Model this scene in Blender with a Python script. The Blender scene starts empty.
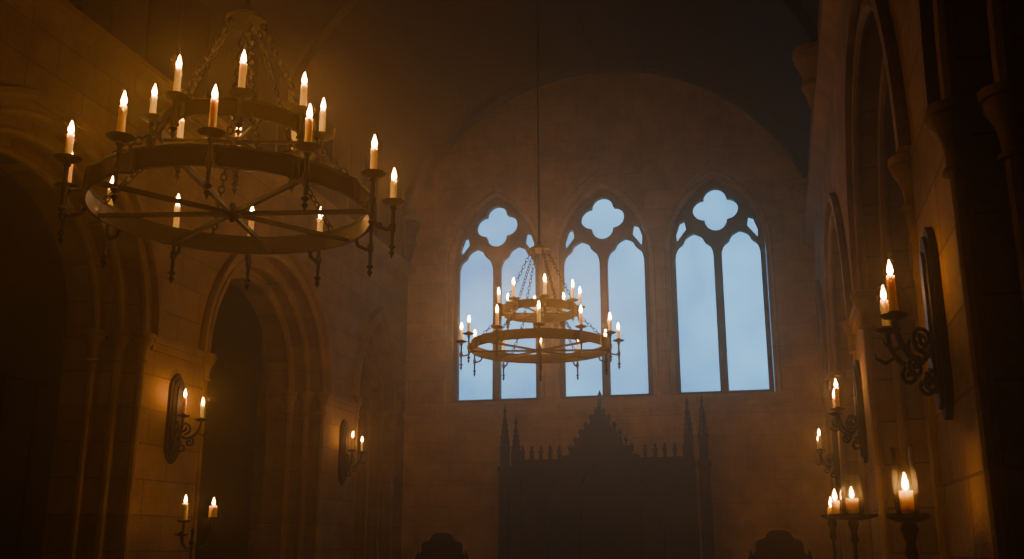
import bpy, math, random
from mathutils import Vector, Matrix
random.seed(4)
H=1.5
scene=bpy.context.scene
COL=scene.collection
pi=math.pi

# ---------------------------------------------------------------- materials
def new_mat(name):
    m=bpy.data.materials.new(name); m.use_nodes=True
    nt=m.node_tree; b=nt.nodes['Principled BSDF']
    return m,nt,b
def simple(name,col,rough=.6,metal=0,noise=.25,nscale=12,bump=.1,spec=.5):
    m,nt,b=new_mat(name)
    tc=nt.nodes.new('ShaderNodeTexCoord')
    n=nt.nodes.new('ShaderNodeTexNoise'); n.inputs['Scale'].default_value=nscale; n.inputs['Detail'].default_value=4
    nt.links.new(tc.outputs['Object'],n.inputs['Vector'])
    mx=nt.nodes.new('ShaderNodeMix'); mx.data_type='RGBA'
    mx.inputs[6].default_value=[c*(1-noise) for c in col]+[1]
    mx.inputs[7].default_value=[min(1,c*(1+noise)) for c in col]+[1]
    nt.links.new(n.outputs['Fac'],mx.inputs[0]); nt.links.new(mx.outputs[2],b.inputs['Base Color'])
    b.inputs['Roughness'].default_value=rough; b.inputs['Metallic'].default_value=metal
    b.inputs['Specular IOR Level'].default_value=spec
    bp=nt.nodes.new('ShaderNodeBump'); bp.inputs['Strength'].default_value=bump; bp.inputs['Distance'].default_value=.01
    nt.links.new(n.outputs['Fac'],bp.inputs['Height']); nt.links.new(bp.outputs['Normal'],b.inputs['Normal'])
    return m
def stone(name,axis,col=(.34,.235,.145),bw=.78,rh=.36,mort=True,k=1.0):
    m,nt,b=new_mat(name)
    tc=nt.nodes.new('ShaderNodeTexCoord')
    sp=nt.nodes.new('ShaderNodeSeparateXYZ'); nt.links.new(tc.outputs['Object'],sp.inputs[0])
    cb=nt.nodes.new('ShaderNodeCombineXYZ')
    nt.links.new(sp.outputs[axis],cb.inputs[0]); nt.links.new(sp.outputs['Z' if axis!='Z' else 'Y'],cb.inputs[1])
    n=nt.nodes.new('ShaderNodeTexNoise'); n.inputs['Scale'].default_value=2.2; n.inputs['Detail'].default_value=8; n.inputs['Roughness'].default_value=.7
    nt.links.new(tc.outputs['Object'],n.inputs['Vector'])
    n2=nt.nodes.new('ShaderNodeTexNoise'); n2.inputs['Scale'].default_value=28; n2.inputs['Detail'].default_value=6
    nt.links.new(tc.outputs['Object'],n2.inputs['Vector'])
    br=nt.nodes.new('ShaderNodeTexBrick')
    nt.links.new(cb.outputs[0],br.inputs['Vector'])
    br.inputs['Scale'].default_value=1; br.inputs['Brick Width'].default_value=bw; br.inputs['Row Height'].default_value=rh
    br.inputs['Mortar Size'].default_value=.009 if mort else 0; br.inputs['Mortar Smooth'].default_value=.3
    br.inputs['Color1'].default_value=[c*(1-.2*k) for c in col]+[1]
    br.inputs['Color2'].default_value=[c*(1+.16*k) for c in col]+[1]
    br.inputs['Mortar'].default_value=[c*(1-.5*k) for c in col]+[1]
    mx=nt.nodes.new('ShaderNodeMix'); mx.data_type='RGBA'; mx.blend_type='MULTIPLY'; mx.inputs[0].default_value=.85
    cr=nt.nodes.new('ShaderNodeValToRGB'); cr.color_ramp.elements[0].position=.32; cr.color_ramp.elements[0].color=(.45,.42,.39,1); cr.color_ramp.elements[1].position=.66; cr.color_ramp.elements[1].color=(1.12,1.12,1.12,1)
    nt.links.new(n.outputs['Fac'],cr.inputs[0])
    nt.links.new(br.outputs['Color'],mx.inputs[6]); nt.links.new(cr.outputs[0],mx.inputs[7])
    nt.links.new(mx.outputs[2],b.inputs['Base Color'])
    b.inputs['Roughness'].default_value=.9; b.inputs['Specular IOR Level'].default_value=.25
    mth=nt.nodes.new('ShaderNodeMath'); mth.operation='MULTIPLY_ADD'; mth.inputs[1].default_value=-.9
    nt.links.new(br.outputs['Fac'],mth.inputs[0]); nt.links.new(n2.outputs['Fac'],mth.inputs[2])
    bp=nt.nodes.new('ShaderNodeBump'); bp.inputs['Strength'].default_value=.6*k; bp.inputs['Distance'].default_value=.015
    nt.links.new(mth.outputs[0],bp.inputs['Height']); nt.links.new(bp.outputs['Normal'],b.inputs['Normal'])
    return m
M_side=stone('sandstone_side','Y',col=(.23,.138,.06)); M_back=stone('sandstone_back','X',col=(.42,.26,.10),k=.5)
M_trim=stone('sandstone_trim','Y',col=(.24,.148,.066),mort=False)
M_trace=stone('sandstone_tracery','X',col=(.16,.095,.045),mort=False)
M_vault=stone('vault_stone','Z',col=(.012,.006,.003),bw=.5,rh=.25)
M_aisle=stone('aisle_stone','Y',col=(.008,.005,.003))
M_floor=stone('flagstone','Y',col=(.06,.04,.025))
M_iron=simple('wrought_iron',(.0055,.0035,.0022),.5,.0,.4,25,.25,.13)
M_wood=simple('dark_oak',(.003,.0018,.0012),.6,0,.4,9,.3,.06)
M_door=simple('dark_wood',(.006,.004,.0025),.6,0,.4,5,.2,.12)
def mat_wax():
    m=simple('candle_wax',(.88,.74,.46),.45,0,.05,20,.03)
    b=m.node_tree.nodes['Principled BSDF']
    b.inputs['Subsurface Weight'].default_value=.9
    b.inputs['Subsurface Radius'].default_value=(.05,.034,.02)
    b.inputs['Subsurface Scale'].default_value=1
    return m
M_wax=mat_wax()
M_wick=simple('wick',(.02,.015,.01),.9)
def mat_flame(name,L):
    m=bpy.data.materials.new(name); m.use_nodes=True; nt=m.node_tree
    nt.nodes.clear(); o=nt.nodes.new('ShaderNodeOutputMaterial'); e=nt.nodes.new('ShaderNodeEmission')
    e.inputs[0].default_value=(1,.43,.10,1); e.inputs[1].default_value=L
    nt.links.new(e.outputs[0],o.inputs[0]); return m
FM={'n':mat_flame('flame_chandelier_low',200),'f':mat_flame('flame_chandelier_bright',470),'s':mat_flame('flame_sconce',320),'r':mat_flame('flame_dim',150)}
def mat_pane():
    m,nt,b=new_mat('dusk_lit_glass')
    tc=nt.nodes.new('ShaderNodeTexCoord')
    n=nt.nodes.new('ShaderNodeTexNoise'); n.inputs['Scale'].default_value=.6; n.inputs['Detail'].default_value=5
    nt.links.new(tc.outputs['Object'],n.inputs['Vector'])
    cr=nt.nodes.new('ShaderNodeValToRGB')
    cr.color_ramp.elements[0].position=.3; cr.color_ramp.elements[0].color=(.05,.19,.36,1)
    cr.color_ramp.elements[1].position=.72; cr.color_ramp.elements[1].color=(.16,.43,.65,1)
    nt.links.new(n.outputs['Fac'],cr.inputs[0])
    nt.links.new(cr.outputs[0],b.inputs['Emission Color']); b.inputs['Emission Strength'].default_value=2.9
    b.inputs['Base Color'].default_value=(.05,.08,.1,1); b.inputs['Roughness'].default_value=.2
    return m
M_pane=mat_pane()
def mat_glass():
    m=bpy.data.materials.new('clear_glass'); m.use_nodes=True; nt=m.node_tree; nt.nodes.clear()
    o=nt.nodes.new('ShaderNodeOutputMaterial'); mx=nt.nodes.new('ShaderNodeMixShader')
    t=nt.nodes.new('ShaderNodeBsdfTransparent'); g=nt.nodes.new('ShaderNodeBsdfGlossy'); g.inputs['Roughness'].default_value=.2
    t.inputs[0].default_value=(.97,.97,.95,1)
    lw=nt.nodes.new('ShaderNodeLayerWeight'); lw.inputs[0].default_value=.4
    nt.links.new(lw.outputs['Fresnel'],mx.inputs[0])
    nt.links.new(t.outputs[0],mx.inputs[1]); nt.links.new(g.outputs[0],mx.inputs[2]); nt.links.new(mx.outputs[0],o.inputs[0])
    return m
M_glass=mat_glass()

# ---------------------------------------------------------------- mesh builder
class MB:
    def __init__(s): s.v=[]; s.f=[]
    def add(s,vs,fs):
        o=len(s.v); s.v+= [Vector(p) for p in vs]; s.f+=[[i+o for i in f] for f in fs]; return s
    def box(s,a,b):
        x0,y0,z0=a; x1,y1,z1=b
        return s.add([(x0,y0,z0),(x1,y0,z0),(x1,y1,z0),(x0,y1,z0),(x0,y0,z1),(x1,y0,z1),(x1,y1,z1),(x0,y1,z1)],
          [(0,3,2,1),(4,5,6,7),(0,1,5,4),(1,2,6,5),(2,3,7,6),(3,0,4,7)])
    def lathe(s,prof,loc=(0,0,0),seg=16,closed=False,jit=0):
        vs=[];fs=[];n=len(prof)
        for i in range(seg):
            a=2*pi*i/seg
            for r,z in prof: vs.append((loc[0]+r*math.cos(a),loc[1]+r*math.sin(a),loc[2]+z))
        m=n if closed else n-1
        for i in range(seg):
            j=(i+1)%seg
            for k in range(m):
                l=(k+1)%n
                fs.append((i*n+k,j*n+k,j*n+l,i*n+l))
        if not closed:
            if prof[0][0]>1e-5: fs.append([i*n for i in range(seg)][::-1])
            if prof[-1][0]>1e-5: fs.append([i*n+n-1 for i in range(seg)])
        return s.add(vs,fs)
    def sweep(s,pts,r,sides=8,closed=False,radii=None,sec=None,up=None):
        pts=[Vector(p) for p in pts]; n=len(pts); T=[]
        for i in range(n):
            if closed: t=pts[(i+1)%n]-pts[i-1]
            else: t=pts[min(i+1,n-1)]-pts[max(i-1,0)]
            T.append(t.normalized())
        if up is None:
            up=Vector((0,0,1)) if abs(T[0].z)<.9 else Vector((1,0,0))
        else: up=Vector(up)
        u=(up-T[0]*up.dot(T[0])).normalized()
        vs=[];fs=[]
        sec=sec or [(math.cos(2*pi*k/sides),math.sin(2*pi*k/sides)) for k in range(sides)]
        sides=len(sec)
        for i in range(n):
            u=(u-T[i]*u.dot(T[i])).normalized(); w=T[i].cross(u)
            rr=radii[i] if radii else r
            for a,b in sec: vs.append(pts[i]+u*(a*rr)+w*(b*rr))
        for i in range(n if closed else n-1):
            j=(i+1)%n
            for k in range(sides):
                l=(k+1)%sides
                fs.append((i*sides+k,i*sides+l,j*sides+l,j*sides+k))
        if not closed:
            fs.append(list(range(sides))[::-1]); fs.append([(n-1)*sides+k for k in range(sides)])
        return s.add(vs,fs)
    def mesh(s,name,mat,smooth=True):
        me=bpy.data.meshes.new(name); me.from_pydata([tuple(p) for p in s.v],[],s.f); me.update()
        import bmesh
        bm=bmesh.new(); bm.from_mesh(me); bmesh.ops.recalc_face_normals(bm,faces=bm.faces); bm.to_mesh(me); bm.free()
        me.materials.append(mat)
        if smooth:
            for p in me.polygons: p.use_smooth=True
            try: me.set_sharp_from_angle(angle=math.radians(40))
            except Exception: pass
        return me
    def obj(s,name,mat,smooth=True,parent=None,loc=None,**kw):
        return mkobj(name,s.mesh(name,mat,smooth),parent,loc,**kw)
def mkobj(name,data,parent=None,loc=None,**kw):
    o=bpy.data.objects.new(name,data); COL.objects.link(o)
    if parent: o.parent=parent
    if loc is not None: o.location=loc
    for k,v in kw.items(): o[k]=v
    return o
def empty(name,loc,label,category,**kw):
    return mkobj(name,None,None,loc,label=label,category=category,**kw)

def poly_in_mb(mb,outer,holes,d0,d1,mapf):
    """2D filled polygon with holes, extruded between depths d0..d1, mapped by mapf(u,v,d)"""
    cu=bpy.data.curves.new('c','CURVE'); cu.dimensions='2D'; cu.fill_mode='BOTH'
    for ring in [outer]+holes:
        sp=cu.splines.new('POLY'); sp.points.add(len(ring)-1)
        for i,(a,b) in enumerate(ring): sp.points[i].co=(a,b,0,1)
        sp.use_cyclic_u=True
    cu.extrude=1
    o=bpy.data.objects.new('c',cu); COL.objects.link(o)
    dg=bpy.context.evaluated_depsgraph_get(); dg.update()
    me=bpy.data.meshes.new_from_object(o.evaluated_get(dg))
    vs=[mapf(v.co.x,v.co.y,d0+(d1-d0)*(v.co.z+1)/2) for v in me.vertices]
    fs=[tuple(p.vertices) for p in me.polygons]
    mb.add(vs,fs)
    bpy.data.objects.remove(o); bpy.data.curves.remove(cu); bpy.data.meshes.remove(me)
    return mb

def arc_pts(h,r,c,zs,n=12):
    """two-centred pointed arch from (c-h,zs) over apex (c,zs+r) to (c+h,zs)"""
    R=(h*h+r*r)/(2*h); cx=c-h+R
    a0=pi; a1=math.atan2(r,c-cx)
    L=[(cx+R*math.cos(a0+(a1-a0)*i/n),zs+R*math.sin(a0+(a1-a0)*i/n)) for i in range(n+1)]
    Rr=[(2*c-x,z) for x,z in L[::-1]][1:]
    return L+Rr

# ---------------------------------------------------------------- room shell
XL,XR,YB,YF=-6.3,.85,17.0,-2.5
CX=(XL+XR)/2
VC,VR=6.1,3.9
WT=VC+math.sqrt(VR*VR-(CX-XL)**2)
ARCH=[(1.2,4.5,3.38,5.1),(5.85,9.15,3.65,5.32),(10.4,13.6,3.65,5.22),(14.85,16.5,3.75,5.2)]
def side_wall(name,x0,s):
    mb=MB()
    for d0,d1,ins in [(0,.2,0),(.2,.4,.13),(.4,.75,.26)]:
        out=[(YF,0)]
        for y0,y1,zs,za in ARCH:
            k=ins*(.6 if y1-y0<2 else 1)
            h=(y1-y0)/2-k; c=(y0+y1)/2; r=za-k*1.1-zs
            a=arc_pts(h,max(r,h*1.001),c,zs)
            out+=[(c-h,0)]+a+[(c+h,0)]
        out+=[(YB+.3,0),(YB+.3,WT+.02),(YF,WT+.02)]
        poly_in_mb(mb,out,[],d0,d1,lambda u,v,d:(x0+s*d,u,v))
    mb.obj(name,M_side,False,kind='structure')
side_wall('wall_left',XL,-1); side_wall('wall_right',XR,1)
tn=[0]
def trim(mb,mat=None,smooth=True):
    tn[0]+=1
    return mb.obj('trim_%d'%tn[0],mat or M_trim,smooth,kind='structure')
CAP=[(.045,-.04),(.07,-.035),(.07,-.015),(.05,0),(.052,.05),(.062,.11),(.085,.16),(.105,.19),(.105,.225),(.12,.23),(.12,.275),(.1,.285)]
BASE=[(.1,0),(.1,.1),(.085,.12),(.09,.15),(.07,.18),(.05,.22)]
for x0,s in ((XL,-1),(XR,1)):
    for y0,y1,zs,za in ARCH:
        small=(y1-y0)<2
        mb=MB()
        for dep,ins,r in [(.0,-.005,.04),(.2,.125,.045),(.4,.255,.04)]:
            k=ins*(.6 if small else 1)
            h=(y1-y0)/2-k; c=(y0+y1)/2; rr=max(za-k*1.1-zs,h*1.001)
            a=arc_pts(h,rr,c,zs,14)
            x=x0+s*(dep+.01)
            mb.sweep([(x,c-h,.2)]+[(x,u,v) for u,v in a]+[(x,c+h,.2)],r,8,up=(1,0,0))
            for sg in (-1,1):
                mb.lathe([(q*(1 if not small else .8),w) for q,w in CAP],(x,c+sg*h,zs-.28),14)
                mb.lathe(BASE,(x,c+sg*h,0),12)
        h=(y1-y0)/2+.16; c=(y0+y1)/2; a=arc_pts(h,max(za+.18-zs,h*1.001),c,zs,16)
        x=x0-s*.02
        mb.sweep([(x,u,v) for u,v in a],.05,up=(1,0,0),sec=[(1,-.5),(1,.5),(.2,1),(-1,1),(-1,-1),(.2,-1)])
        trim(mb)
    mb=MB()
    e=[ARCH[0][1]+.12,ARCH[1][0]-.12,ARCH[1][1]+.12,ARCH[2][0]-.12,ARCH[2][1]+.12,ARCH[3][0]-.1]
    for a,b in list(zip(e[::2],e[1::2]))[1:]:
        mb.box((min(x0,x0-s*.05),a,3.58),(max(x0,x0-s*.05),b,3.66)); mb.box((min(x0,x0-s*.03),a,3.5),(max(x0,x0-s*.03),b,3.58))
    trim(mb,smooth=False)
    mb=MB()
    sec=[(0,0),(.14,.10),(.14,.17),(.09,.2),(0,.2)]
    pts=[]
    for yy in (YF,YB): pts+= [(x0-s*a,yy,6.28+b) for a,b in sec]
    n=len(sec); mb.add(pts,[(i,(i+1)%n,n+(i+1)%n,n+i) for i in range(n)]+[tuple(range(n)),tuple(range(n,2*n))])
    trim(mb,smooth=False)
# dark boarding added above the left cornice, standing in for shade on the wall
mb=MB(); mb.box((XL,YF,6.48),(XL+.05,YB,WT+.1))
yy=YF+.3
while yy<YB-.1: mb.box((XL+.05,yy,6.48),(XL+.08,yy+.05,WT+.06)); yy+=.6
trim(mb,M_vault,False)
CORB=[(.0,-.62),(.05,-.6),(.06,-.52),(.1,-.44),(.13,-.3),(.14,-.24),(.18,-.2),(.18,-.15),(.155,-.12),(.17,0),(.215,.1),(.235,.14),(.235,.2),(.26,.22),(.26,.3),(.2,.31)]
th0=math.acos((CX-XL)/VR)
for yr in (3.0,7.5,12.0,16.72):
    for x in (XL+.06,XR-.06):
        mb=MB()
        mb.lathe(CORB,(x,yr,7.12 if yr<16 else 7.0),18)
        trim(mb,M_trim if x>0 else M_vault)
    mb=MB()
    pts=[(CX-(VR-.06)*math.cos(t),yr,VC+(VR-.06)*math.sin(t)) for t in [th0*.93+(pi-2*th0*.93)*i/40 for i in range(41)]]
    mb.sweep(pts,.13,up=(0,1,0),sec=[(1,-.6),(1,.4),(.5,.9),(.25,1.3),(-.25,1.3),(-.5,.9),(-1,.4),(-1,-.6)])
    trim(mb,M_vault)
mb=MB()
N=40; vs=[];fs=[]
for R in (VR,VR+.25):
    for i in range(N+1):
        t=th0+(pi-2*th0)*i/N
        for yy in (YF-.2,YB+.3): vs.append((CX-R*math.cos(t),yy,VC+R*math.sin(t)))
o2=2*(N+1)
for i in range(N):
    fs.append((2*i,2*i+1,2*i+3,2*i+2)); fs.append((o2+2*i,o2+2*i+2,o2+2*i+3,o2+2*i+1))
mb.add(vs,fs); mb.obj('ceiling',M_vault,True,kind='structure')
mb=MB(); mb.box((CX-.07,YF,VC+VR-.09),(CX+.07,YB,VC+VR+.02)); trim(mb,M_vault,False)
MB().box((XL-4,YF-.3,-.15),(XR+4,YB+.4,0)).obj('floor',M_floor,False,kind='structure')
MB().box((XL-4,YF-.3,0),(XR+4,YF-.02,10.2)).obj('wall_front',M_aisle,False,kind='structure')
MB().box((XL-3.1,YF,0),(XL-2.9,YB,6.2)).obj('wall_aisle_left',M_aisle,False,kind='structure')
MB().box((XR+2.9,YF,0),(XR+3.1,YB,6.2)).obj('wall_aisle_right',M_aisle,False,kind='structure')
MB().box((XL-3.1,YF,6.0),(XL-.7,YB,6.2)).obj('ceiling_aisle_left',M_vault,False,kind='structure')
MB().box((XR+.7,YF,6.0),(XR+3.1,YB,6.2)).obj('ceiling_aisle_right',M_vault,False,kind='structure')
# back wall with windows
WX=[-4.67,-2.71,-.72]; SILL,SPR,APX,HW=3.95,6.45,7.74,.81
def winout(c,g=0,gs=0):
    h=HW+g
    return [(c-h,SILL-gs)]+arc_pts(h,APX+g-SPR,c,SPR,14)+[(c+h,SILL-gs)]
top=[(CX-(VR+.1)*math.cos(t),VC+(VR+.1)*math.sin(t)) for t in [pi-th0-(pi-2*th0)*i/30 for i in range(31)]]
outer=[(XL-3,0),(XR+3,0),(XR+3,6.3),(XR+.3,6.3)]+top+[(XL-.3,6.3),(XL-3,6.3)]
mb=MB()
mp=lambda y0:(lambda u,v,d:(u,y0+d,v))
poly_in_mb(mb,outer,[winout(c,.09,.06) for c in WX],0,.14,mp(YB))
poly_in_mb(mb,outer,[winout(c) for c in WX],.14,.5,mp(YB))
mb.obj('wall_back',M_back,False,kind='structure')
for c in WX:
    mb=MB()
    a=arc_pts(HW+.155,APX+.32-SPR,c,SPR,18)
    mb.sweep([(u,YB-.02,v) for u,v in a],.045,up=(0,1,0),sec=[(.8,-.6),(-1,-1),(-1,1),(.8,.6)])
    a=winout(c,.09)
    mb.sweep([(u,YB+.0,v) for u,v in a],.025,8,up=(0,1,0))
    trim(mb,M_back)
mb=MB(); mb.box((XL,YB-.09,3.72),(XR,YB+.01,3.8)); mb.box((XL,YB-.05,3.66),(XR,YB+.01,3.72)); trim(mb,M_back,False)
def quatre(c,z,off,r,n=10):
    out=[]
    span=pi/4+math.asin(min(1,off/r/math.sqrt(2)))
    for k in range(4):
        a=k*pi/2
        cx,cz=c+off*math.cos(a),z+off*math.sin(a)
        for i in range(n+1):
            if k>0 and i==0: continue
            if k==3 and i==n: continue
            t=a-span+2*span*i/n
            out.append((cx+r*math.cos(t),cz+r*math.sin(t)))
    return out
def lancet(c,h,z0,zs,za):
    out=[(c-h,z0),(c-h,zs)]
    a=arc_pts(h,za-zs,c,zs,12)[1:-1]
    for i,(u,v) in enumerate(a):
        t=abs(u-c)/h
        cusp=.03*math.exp(-((t-.66)/.13)**2)
        out.append((u-(cusp if u>c else -cusp),v-cusp*.9))
    out+=[(c+h,zs),(c+h,z0)]
    return out
for i,c in enumerate(WX):
    holes=[lancet(c-.395,.335,SILL+.05,6.33,6.79),lancet(c+.395,.335,SILL+.05,6.33,6.79),quatre(c,7.19,.2,.2)]
    for sg in (-1,1):
        t=[(.52,6.86),(.69,6.64),(.7,6.8),(.63,7.0),(.55,7.03)]
        holes.append([(c+sg*a,b) for a,b in (t if sg>0 else t[::-1])])
    mb=MB(); poly_in_mb(mb,winout(c,-.005),holes,.2,.34,mp(YB))
    for hl in holes[:3]: mb.sweep([(u,YB+.2,v) for u,v in hl],.014,6,closed=True,up=(0,1,0))
    w=mb.obj('window_%d'%(i+1),M_trace,False,kind='structure')
    MB().box((c-HW-.02,YB+.36,SILL),(c+HW+.02,YB+.38,APX)).obj('pane',M_pane,False,parent=w,label='dusk-lit blue glass pane')

# ---------------------------------------------------------------- candles
FL=[(r*1.22,z*1.22) for r,z in [(.0,0),(.006,.004),(.0115,.014),(.012,.022),(.009,.036),(.005,.05),(.0015,.062),(0,.066)]]
me_fl={k:MB().lathe(FL,(0,0,0),8).mesh('flame',m) for k,m in FM.items()}
me_wick=MB().sweep([(0,0,-.002),(0,0,.006),(.002,0,.012)],.0015,5).mesh('wick',M_wick)
def candle_mesh(r,h):
    random.seed(int(h*1000))
    mb=MB(); mb.lathe([(r*.96,0),(r,.004),(r*.985,h*.5),(r*.97,h-.008),(r*.9,h),(r*.75,h-.001),(r*.5,h-.006),(0,h-.007)],seg=14)
    for k in range(3):
        a=random.random()*6.28; l=h*random.uniform(.15,.45)
        x,y=r*.93*math.cos(a),r*.93*math.sin(a)
        mb.sweep([(x,y,h-.004),(x*1.06,y*1.06,h-.02),(x*1.06,y*1.06,h-l*.7),(x*1.05,y*1.05,h-l)],.003,6,radii=[.002,.0035,.003,.0045])
    return mb.mesh('candle',M_wax)
CM={}
def candle(loc,r=.017,h=.16,kind='s',label='lit ivory taper candle',name='candle',group=None,lit=True):
    key=(r,h)
    if key not in CM: CM[key]=candle_mesh(r,h)
    o=mkobj(name,CM[key],None,loc,label=label,category='candle')
    o.rotation_euler[2]=random.random()*6
    if group: o['group']=group
    mkobj('wick',me_wick,o,(0,0,h-.007))
    if lit: mkobj('flame',me_fl[kind],o,(0,0,h+.003))
    return o

# ---------------------------------------------------------------- chandelier
def link_chain(mb,p0,p1,L=.058,w=.017,r=.0055):
    p0=Vector(p0);p1=Vector(p1); d=p1-p0; n=max(2,round(d.length/(L*.78))); t=d.normalized()
    up=Vector((0,0,1)) if abs(t.z)<.95 else Vector((1,0,0))
    u=t.cross(up).normalized(); v=t.cross(u)
    for i in range(n):
        c=p0+d*((i+.5)/n); s=u if i%2 else v
        nn=t.cross(s)
        pts=[]
        for k in range(10):
            a=2*pi*k/10
            pts.append(c+t*(L/2*math.cos(a))+s*(w*math.sin(a)))
        mb.sweep(pts,r,5,closed=True,up=nn)
def band(r,h,th=.014):
    return [(r-th,-h/2),(r+.006,-h/2),(r+.006,-h/2+.012),(r,-h/2+.014),(r,h/2-.014),(r+.006,h/2-.012),(r+.006,h/2),(r-th-.004,h/2),(r-th-.004,h/2-.012),(r-th,h/2-.014)]
def polar(r,a,z): return (r*math.cos(a),r*math.sin(a),z)
PAN=[(0,-.014),(.02,-.012),(.055,.0),(.072,.012),(.069,.015),(.05,.005),(.024,.003),(.024,.025),(.028,.03),(.0205,.03),(.02,.008),(0,.008)]
me_pan=MB().lathe(PAN,seg=18).mesh('drip_pan',M_iron)
ZU=.43; RL=.80; RLB=.92; RU=.44; RUB=.485
def bracket_mesh(r0,r1,drop,zp):
    mb=MB()
    mb.sweep([(r0+.012,0,.03),(r0+.014,0,-.05),(r0+.03,0,-.085),(r1-.03,0,-.1),(r1-.004,0,-.08)],.012,8)
    mb.lathe([(0,-drop),(.005,-drop+.015),(.018,-drop+.04),(.007,-drop+.055),(.024,-drop+.075),(.010,-drop+.09),(.012,-.12),(.02,-.1),(.02,-.07),(.012,-.055),(.012,zp-.04),(.022,zp-.025),(.014,zp-.014),(.014,zp-.008)],(r1,0,0),10)
    mb.box((r0-.004,-.022,-.055),(r0+.022,.022,.05))
    return mb.mesh('candle_bracket',M_iron)
def build_chandelier(loc,rot,label,ztop,group,kind):
    root=empty('chandelier',loc,label,'chandelier')
    root['group']='wheel chandeliers'
    P=dict(parent=root)
    mb=MB(); mb.lathe(band(RL,.115),seg=72,closed=True); mb.obj('lower_ring',M_iron,**P)
    mb=MB(); mb.lathe(band(RU,.1),seg=48,closed=True); mb.obj('upper_ring',M_iron,loc=(0,0,ZU),**P)
    sp=MB().sweep([(.04,0,-.045),(RL-.01,0,-.045)],.012,8,sec=[(1,-1),(1,1),(-1,1),(-1,-1)]).mesh('spoke',M_iron)
    for k in range(8):
        o=mkobj('spoke',sp,root,(0,0,0)); o.rotation_euler[2]=k*pi/4+.2
    sp2=MB().sweep([(.02,0,-.03),(RU-.01,0,-.03)],.009,8,sec=[(1,-1),(1,1),(-1,1),(-1,-1)]).mesh('spoke',M_iron)
    for k in range(6):
        o=mkobj('spoke',sp2,root,(0,0,ZU)); o.rotation_euler[2]=k*pi/3+.3
    MB().lathe([(0,-.1),(.01,-.095),(.02,-.08),(.012,-.07),(.06,-.06),(.065,-.03),(.03,-.02),(.012,.02),(.0,.02)],seg=16).obj('hub',M_iron,**P)
    MB().lathe([(0,-.05),(.03,-.04),(.035,-.015),(.01,0),(0,.0)],seg=14).obj('hub',M_iron,loc=(0,0,ZU),**P)
    ZC=1.18
    MB().lathe([(0,-.03),(.03,-.02),(.09,-.02),(.125,-.01),(.125,.012),(.1,.03),(.06,.05),(.03,.06),(.022,.1),(.014,.12),(.0,.12)],seg=24).obj('canopy',M_iron,loc=(0,0,ZC),**P)
    mb=MB(); mb.sweep([(0,0,ZC+.11),(0,0,ztop-loc[2])],.014,8); mb.obj('rod',M_iron,**P)
    MB().lathe([(.08,0),(.08,-.02),(.04,-.05),(.014,-.09)],seg=16).obj('ceiling_rose',M_iron,loc=(0,0,ztop-loc[2]),**P)
    mb=MB(); link_chain(mb,(.1,0,ZC-.02),(RU-.01,0,ZU+.04)); c1=mb.mesh('chain',M_iron)
    mb=MB(); link_chain(mb,(RU,0,ZU-.04),(RL-.01,0,.05)); c2=mb.mesh('chain',M_iron)
    for k in range(6):
        for c in (c1,c2):
            o=mkobj('chain',c,root,(0,0,0)); o.rotation_euler[2]=k*pi/3+.15
    bm1=bracket_mesh(RL,RLB,.28,.06); bm2=bracket_mesh(RU,RUB,.2,.05)
    cands=[]
    for n,bm,r1,z0,zp,off in ((12,bm1,RLB,0,.06,22.2),(8,bm2,RUB,ZU,.05,0)):
        for k in range(n):
            a=math.radians(off+k*360/n)+rot
            o=mkobj('candle_bracket',bm,root,(0,0,z0)); o.rotation_euler[2]=a
            mkobj('drip_pan',me_pan,o,(r1,0,zp))
            cands.append((Vector(loc)+Vector(polar(r1,a,z0+zp+.009)),z0>0))
    hs=[.15,.17,.16,.135,.18]
    for i,(p,upper) in enumerate(cands):
        candle(p,.0195,hs[(i*3)%5],kind,'lit ivory candle on the %s ring of the wheel chandelier'%('upper' if upper else 'lower'),group=group)
    return root
def vaultz(x): return VC+math.sqrt(VR**2-(x-CX)**2)
build_chandelier((-2.94,5.0,3.40),math.radians(30.4),'large two-tier wrought-iron wheel chandelier with lit candles',vaultz(-2.94)-.02,'candles of the closer chandelier','n')
build_chandelier((-2.57,11.4,3.75),math.radians(20),'two-tier iron wheel chandelier hanging before the windows',vaultz(-2.57)-.1,'candles of the chandelier by the windows','f')

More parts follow.
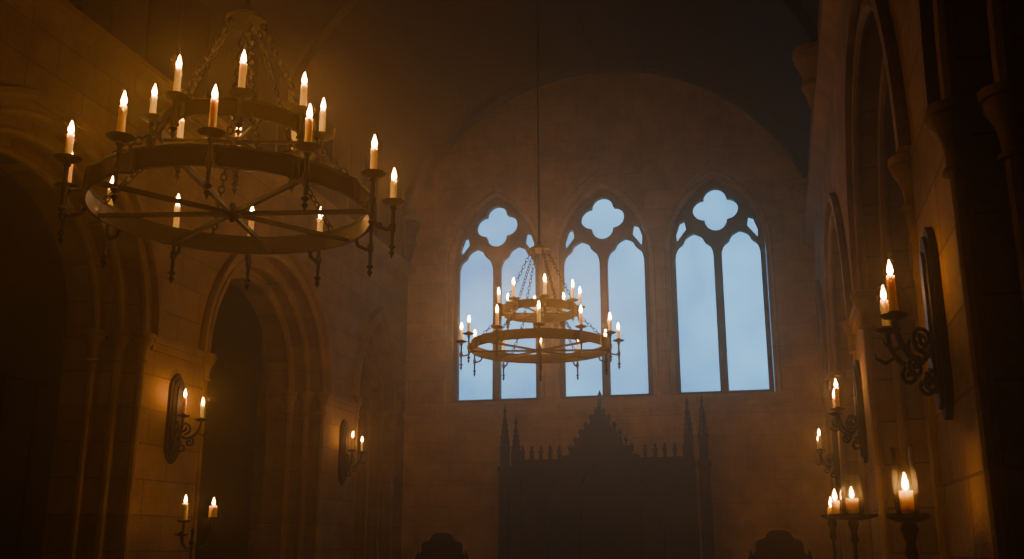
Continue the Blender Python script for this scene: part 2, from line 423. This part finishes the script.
# ---------------------------------------------------------------- sconces
def scroll(c,r0,turns,a0,sgn,n=22):
    return [(c[0]+r0*(1-i/n*.8)*math.cos(a0+sgn*turns*2*pi*i/n),c[1]+r0*(1-i/n*.8)*math.sin(a0+sgn*turns*2*pi*i/n)) for i in range(n+1)]
AD,AS=.24,.18
def build_sconce(x0,y,z,s,label,kind):
    root=empty('wall_sconce',(x0,y,z),label,'wall sconce'); root['group']='wrought-iron wall sconces'
    mb=MB()
    def plate(w,h,d0,d1):
        a=arc_pts(w,w*1.5,0,h-w*1.5,8); b=[(u,-v) for u,v in a[::-1]]
        poly_in_mb(mb,a+b,[],d0,d1,lambda u,v,d:(s*d,u,v))
    plate(.13,.49,0,.035); plate(.1,.44,.035,.055)
    mb.obj('backplate',M_wood,False,parent=root)
    mb=MB(); plate(.045,.36,.055,.07)
    mb.obj('iron_strap',M_iron,False,parent=root)
    for sg in (-1,1):
        mb=MB()
        path=[Vector(p) for p in [(s*.06,sg*.0,-.12),(s*.09,sg*.03,-.18),(s*.13,sg*.08,-.21),(s*(AD-.05),sg*.13,-.18),(s*(AD-.01),sg*(AS-.01),-.1),(s*AD,sg*AS,-.02)]]
        pts=[]
        for i in range(len(path)-1):
            p0=path[max(i-1,0)];p1=path[i];p2=path[i+1];p3=path[min(i+2,len(path)-1)]
            for t in [j/5 for j in range(5)]:
                pts.append(.5*((2*p1)+(p2-p0)*t+(2*p0-5*p1+4*p2-p3)*t*t+(3*p1-p0-3*p2+p3)*t**3))
        pts.append(path[-1]); mb.sweep(pts,.014,8)
        dirv=Vector((s*.82,sg*.57,0))
        for c,r0,tn_,a0,sn in (((.13,-.1),.07,1.4,-pi/2,1),((.19,-.25),.05,1.3,pi/2,-1),((.11,-.31),.06,1.3,pi/2,1)):
            sc=scroll(c,r0,tn_,a0,sn)
            mb.sweep([(dirv.x*d,dirv.y*d,zz) for d,zz in sc],.011,6)
        mb.sweep([(s*.2,sg*.15,-.14),(s*.26,sg*.19,-.17),(s*.3,sg*.21,-.14),(s*.305,sg*.215,-.11)],.01,6,radii=[.006,.012,.007,.002])
        arm=mb.obj('arm',M_iron,parent=root)
        pan=mkobj('drip_pan',me_pan,arm,(s*AD,sg*AS,-.01))
        h=.16 if sg>0 else .2
        candle((x0+s*AD,y+sg*AS,z),.021,h,kind,'lit ivory candle in an iron wall sconce',group='candles in the wall sconces')
    return root
ys={1:((9.8,2.84,'s'),(14.35,2.87,'s')),-1:((5.3,2.58,'r'),(10.15,2.74,'s'),(14.5,2.74,'s'))}
for s,x0 in ((1,XL),(-1,XR)):
    for y,z,kd in ys[s]:
        build_sconce(x0,y,z,s,'two-armed scrolled wrought-iron sconce with candles on stone pier',kd)

# ---------------------------------------------------------------- candle stands
def stand(x,y,z,label,dish=.17):
    root=empty('candle_stand',(x,y,0),label,'candle stand')
    mb=MB(); mb.lathe([(.012,.2),(.012,.5),(.03,.52),(.035,.56),(.03,.6),(.013,.62),(.013,1.0),(.028,1.03),(.013,1.06),(.013,z-.2),(.03,z-.17),(.02,z-.12),(.04,z-.06),(.03,z-.03)],seg=12)
    mb.obj('stem',M_iron,parent=root)
    MB().lathe([(0,z-.035),(dish*.5,z-.03),(dish,z-.012),(dish*1.03,z+.008),(dish,z+.008),(dish*.9,z-.004),(0,z-.004)],seg=28).obj('dish',M_iron,parent=root)
    lg=MB().sweep([(0,0,.24),(.06,0,.25),(.14,0,.18),(.19,0,.06),(.22,0,.012),(.26,0,.012)],.011,8).mesh('foot',M_iron)
    for k in range(3):
        o=mkobj('foot',lg,root,(0,0,0)); o.rotation_euler[2]=k*2*pi/3+.4
    return root
def hurricane(x,y,z,r,hg,rc,hc):
    candle((x,y,z-.004),rc,hc,'r','lit cream pillar candle inside a glass chimney','pillar_candle')
    MB().lathe([(r*.8,0),(r,.03),(r*1.02,hg*.5),(r*.9,hg*.85),(r*.95,hg),(r*.92,hg),(r*.87,hg*.85),(r*.98,hg*.5),(r*.96,.03),(r*.77,.003)],seg=24,closed=True).obj('glass_chimney',M_glass,loc=(x,y,z-.003),label='clear glass candle chimney on an iron dish',category='glass chimney')
stand(.52,7.8,1.71,'tall wrought-iron pricket stand with wide round dish')
hurricane(.52,7.74,1.71,.075,.28,.05,.12)
candle((.41,7.85,1.706),.03,.11,'r','lit cream pillar candle on an iron dish','pillar_candle')
stand(.56,4.9,1.63,'tall wrought-iron candle stand beside the stone pier',.09)
hurricane(.56,4.9,1.63,.052,.3,.034,.11)
stand(.43,8.9,1.74,'slender wrought-iron candle stand',.09)
candle((.43,8.9,1.736),.03,.07,'r','lit cream pillar candle on a slender iron stand','pillar_candle')
root=empty('floor_candelabrum',(-5.62,9.25,0),'two-armed black iron floor candelabrum','candelabrum')
mb=MB(); mb.lathe([(.014,.2),(.014,.6),(.035,.64),(.014,.68),(.014,1.2),(.032,1.24),(.014,1.28),(.014,1.5),(.03,1.53),(.012,1.56),(.012,1.62),(.02,1.64),(0,1.68)],seg=12); mb.obj('stem',M_iron,parent=root)
lg=MB().sweep([(0,0,.24),(.06,0,.25),(.14,0,.18),(.19,0,.06),(.22,0,.012),(.26,0,.012)],.011,8).mesh('foot',M_iron)
for k in range(3):
    o=mkobj('foot',lg,root,(0,0,0)); o.rotation_euler[2]=k*2*pi/3
for dx,dy,zt,hh in ((-.08,-.04,1.73,.17),(.14,.12,1.76,.12),(-.02,-.16,1.6,0)):
    mb=MB(); mb.sweep([(0,0,1.5),(dx*.5,dy*.5,1.47),(dx*.95,dy*.95,1.53),(dx,dy,1.6),(dx,dy,zt-.01)],.012,8)
    a=mb.obj('arm',M_iron,parent=root); mkobj('drip_pan',me_pan,a,(dx,dy,zt))
    if hh: candle((-5.62+dx,9.25+dy,zt+.009),.042 if hh<.15 else .03,hh,'r','short lit candle on a black iron floor candelabrum' if hh<.15 else 'lit candle on a black iron floor candelabrum')

# ---------------------------------------------------------------- altar screen (reredos)
AX,AY=-2.68,16.35
root=empty('altar_screen',(AX,AY,0),'tall dark carved gothic wooden altar screen with gables and pinnacles','altar screen')
mm=lambda u,v,d:(u,d,v)
W=1.42; TOP=2.86
mb=MB()
holes=[]
for c,w in ((-1.15,.2),(-.72,.17),(.72,.17),(1.15,.2)):
    holes.append([(c-w,.9)]+arc_pts(w,w*1.6,c,2.2,8)+[(c+w,.9)])
poly_in_mb(mb,[(-W,0),(W,0),(W,TOP),(-W,TOP)],holes,0,.12,mm)
mb.box((-W,.12,0),(W,.3,TOP)); mb.box((-W-.04,-.05,TOP-.08),(W+.04,.3,TOP)); mb.box((-W-.04,-.05,.7),(W+.04,.1,.8))
mb.obj('body',M_wood,False,parent=root)
mb=MB()
g=[(-.62,0),(.62,0),(.62,2.9),(.5,2.92),(.48,3.04),(.38,3.06),(.36,3.18),(.3,3.2),(.27,3.32),(.2,3.36),(.14,3.44),(.1,3.56),(.035,3.62),(.03,3.78),(0,3.88),(-.03,3.78),(-.035,3.62),(-.1,3.56),(-.14,3.44),(-.2,3.36),(-.27,3.32),(-.3,3.2),(-.36,3.18),(-.38,3.06),(-.48,3.04),(-.5,2.92),(-.62,2.9)]
poly_in_mb(mb,g,[[(-.34,.9)]+arc_pts(.34,.5,0,2.3,10)+[(.34,.9)]],-.14,.0,mm)
for sg in (-1,1):
    for t in range(6):
        u=sg*(.5-.088*t); v=3.0+.118*t
        mb.lathe([(0,-.05),(.03,-.03),(.02,0),(.045,.03),(.03,.07),(0,.1)],(u,-.07,v),8)
mb.lathe([(0,-.1),(.04,-.06),(.02,-.02),(.07,.03),(.02,.07),(.035,.1),(0,.18)],(0,-.07,3.78),8)
mb.obj('gable',M_wood,False,parent=root)
cm=MB(); cm.box((-.028,-.03,0),(.028,.03,.13)); cm.lathe([(.045,.13),(.045,.155),(.02,.17),(.03,.2),(0,.25)],(0,0,0),6)
cm=cm.mesh('crest_post',M_wood,False)
for k in range(5):
    for sg in (-1,1):
        mkobj('crest_post',cm,root,(sg*(.7+.155*k),.05,TOP-.01))
pm=MB(); pm.box((-.085,-.085,0),(.085,.085,2.75)); pm.box((-.105,-.105,2.72),(.105,.105,2.8)); pm.box((-.065,-.065,2.8),(.065,.065,3.15))
for sg in (-1,1):
    pm.add([(-.08,sg*.08,3.1),(.08,sg*.08,3.1),(0,sg*.08,3.28),(-.08,sg*.065,3.1),(.08,sg*.065,3.1),(0,sg*.065,3.28)],[(0,1,2),(3,4,5),(0,1,4,3),(1,2,5,4),(2,0,3,5)])
pm.lathe([(.08,3.15),(.045,3.45),(.014,3.7),(.035,3.73),(.014,3.77),(0,3.86)],(0,0,0),4)
for q in range(5):
    for k in range(4):
        a=k*pi/2; rr=.07*(1-q/6.5); pm.lathe([(0,-.02),(.022,0),(0,.04)],(rr*math.cos(a),rr*math.sin(a),3.2+.095*q),6)
pm=pm.mesh('pinnacle',M_wood,False)
for u,sc,yy in ((-1.62,.985,0.05),(-1.4,.93,-.08),(1.62,1.0,.05),(1.4,.99,-.08)):
    o=mkobj('pinnacle',pm,root,(u,yy,0)); o.scale=(1,1,sc)

# ---------------------------------------------------------------- carved chairs
def chair(x,y,rot,label,htop=1.62):
    r=empty('carved_chair',(x,y,0),label,'chair'); r.rotation_euler[2]=rot
    MB().box((-.3,-.27,.42),(.3,.27,.48)).obj('seat',M_wood,False,parent=r)
    leg=MB().lathe([(.03,0),(.035,.06),(.022,.1),(.03,.2),(.03,.3),(.022,.34),(.032,.42)],seg=10).mesh('leg',M_wood)
    for a in (-.26,.26):
        for b in (-.23,.23): mkobj('leg',leg,r,(a,b,0))
    out=[(-.28,.48),(.28,.48),(.28,htop-.3)]
    for i in range(41):
        t=pi*i/40; rr=1+.06*math.cos(10*t)+.12*math.exp(-((t-pi/2)/.2)**2)
        out.append((.25*rr*math.cos(t),htop-.27+.25*rr*math.sin(t)))
    out+=[(-.28,htop-.3)]
    mb=MB(); poly_in_mb(mb,out,[[(-.16,.62)]+arc_pts(.16,.25,0,1.0,8)+[(.16,.62)]],.23,.29,mm)
    for sg in (-1,1): mb.lathe([(0,0),(.035,.03),(.02,.06),(0,.12)],(sg*.27,.26,htop-.3),8)
    mb.obj('backrest',M_wood,False,parent=r)
    for sg in (-1,1):
        mb=MB(); mb.sweep([(sg*.28,.25,.75),(sg*.29,0,.73),(sg*.28,-.24,.7),(sg*.28,-.25,.48)],.025,8); mb.obj('armrest',M_wood,parent=r)
chair(-3.52,10.5,0,'dark high-backed carved wooden chair beside the altar',1.64)
chair(.0,10.6,pi,'dark high-backed carved wooden chair near the wall',1.65)

mb=MB(); mb.box((XL-2.8,6.0,0),(XL-2.7,12.8,3.6))
for k in range(11): mb.box((XL-2.7,6.1+.6*k,.1),(XL-2.66,6.16+.6*k,3.5))
mb.box((XL-2.7,6,3.5),(XL-2.62,12.8,3.62))
mb.obj('wood_panelling',M_door,False,label='dark wooden panelling lining the side aisle',category='panelling')

# ---------------------------------------------------------------- world : haze + faint dusk
w=bpy.data.worlds.new('World'); scene.world=w; w.use_nodes=True; nt=w.node_tree
nt.nodes['Background'].inputs[0].default_value=(.02,.03,.05,1); nt.nodes['Background'].inputs[1].default_value=.3
vo=nt.nodes.new('ShaderNodeVolumeScatter'); vo.inputs['Density'].default_value=.022; vo.inputs['Anisotropy'].default_value=.76
vo.inputs['Color'].default_value=(1,.84,.56,1)
nt.links.new(vo.outputs[0],nt.nodes['World Output'].inputs['Volume'])

# ---------------------------------------------------------------- camera
F=Vector((-.2389,.9373,.2538)).normalized(); R=F.cross(Vector((0,0,1))).normalized(); U=R.cross(F)
cam=bpy.data.cameras.new('Camera'); co=bpy.data.objects.new('Camera',cam); COL.objects.link(co)
m=Matrix((R,U,-F)).transposed().to_4x4(); m.translation=Vector((0,0,H)); co.matrix_world=m
cam.sensor_width=36; cam.lens=36*1015/1024; cam.clip_start=.05
scene.camera=co
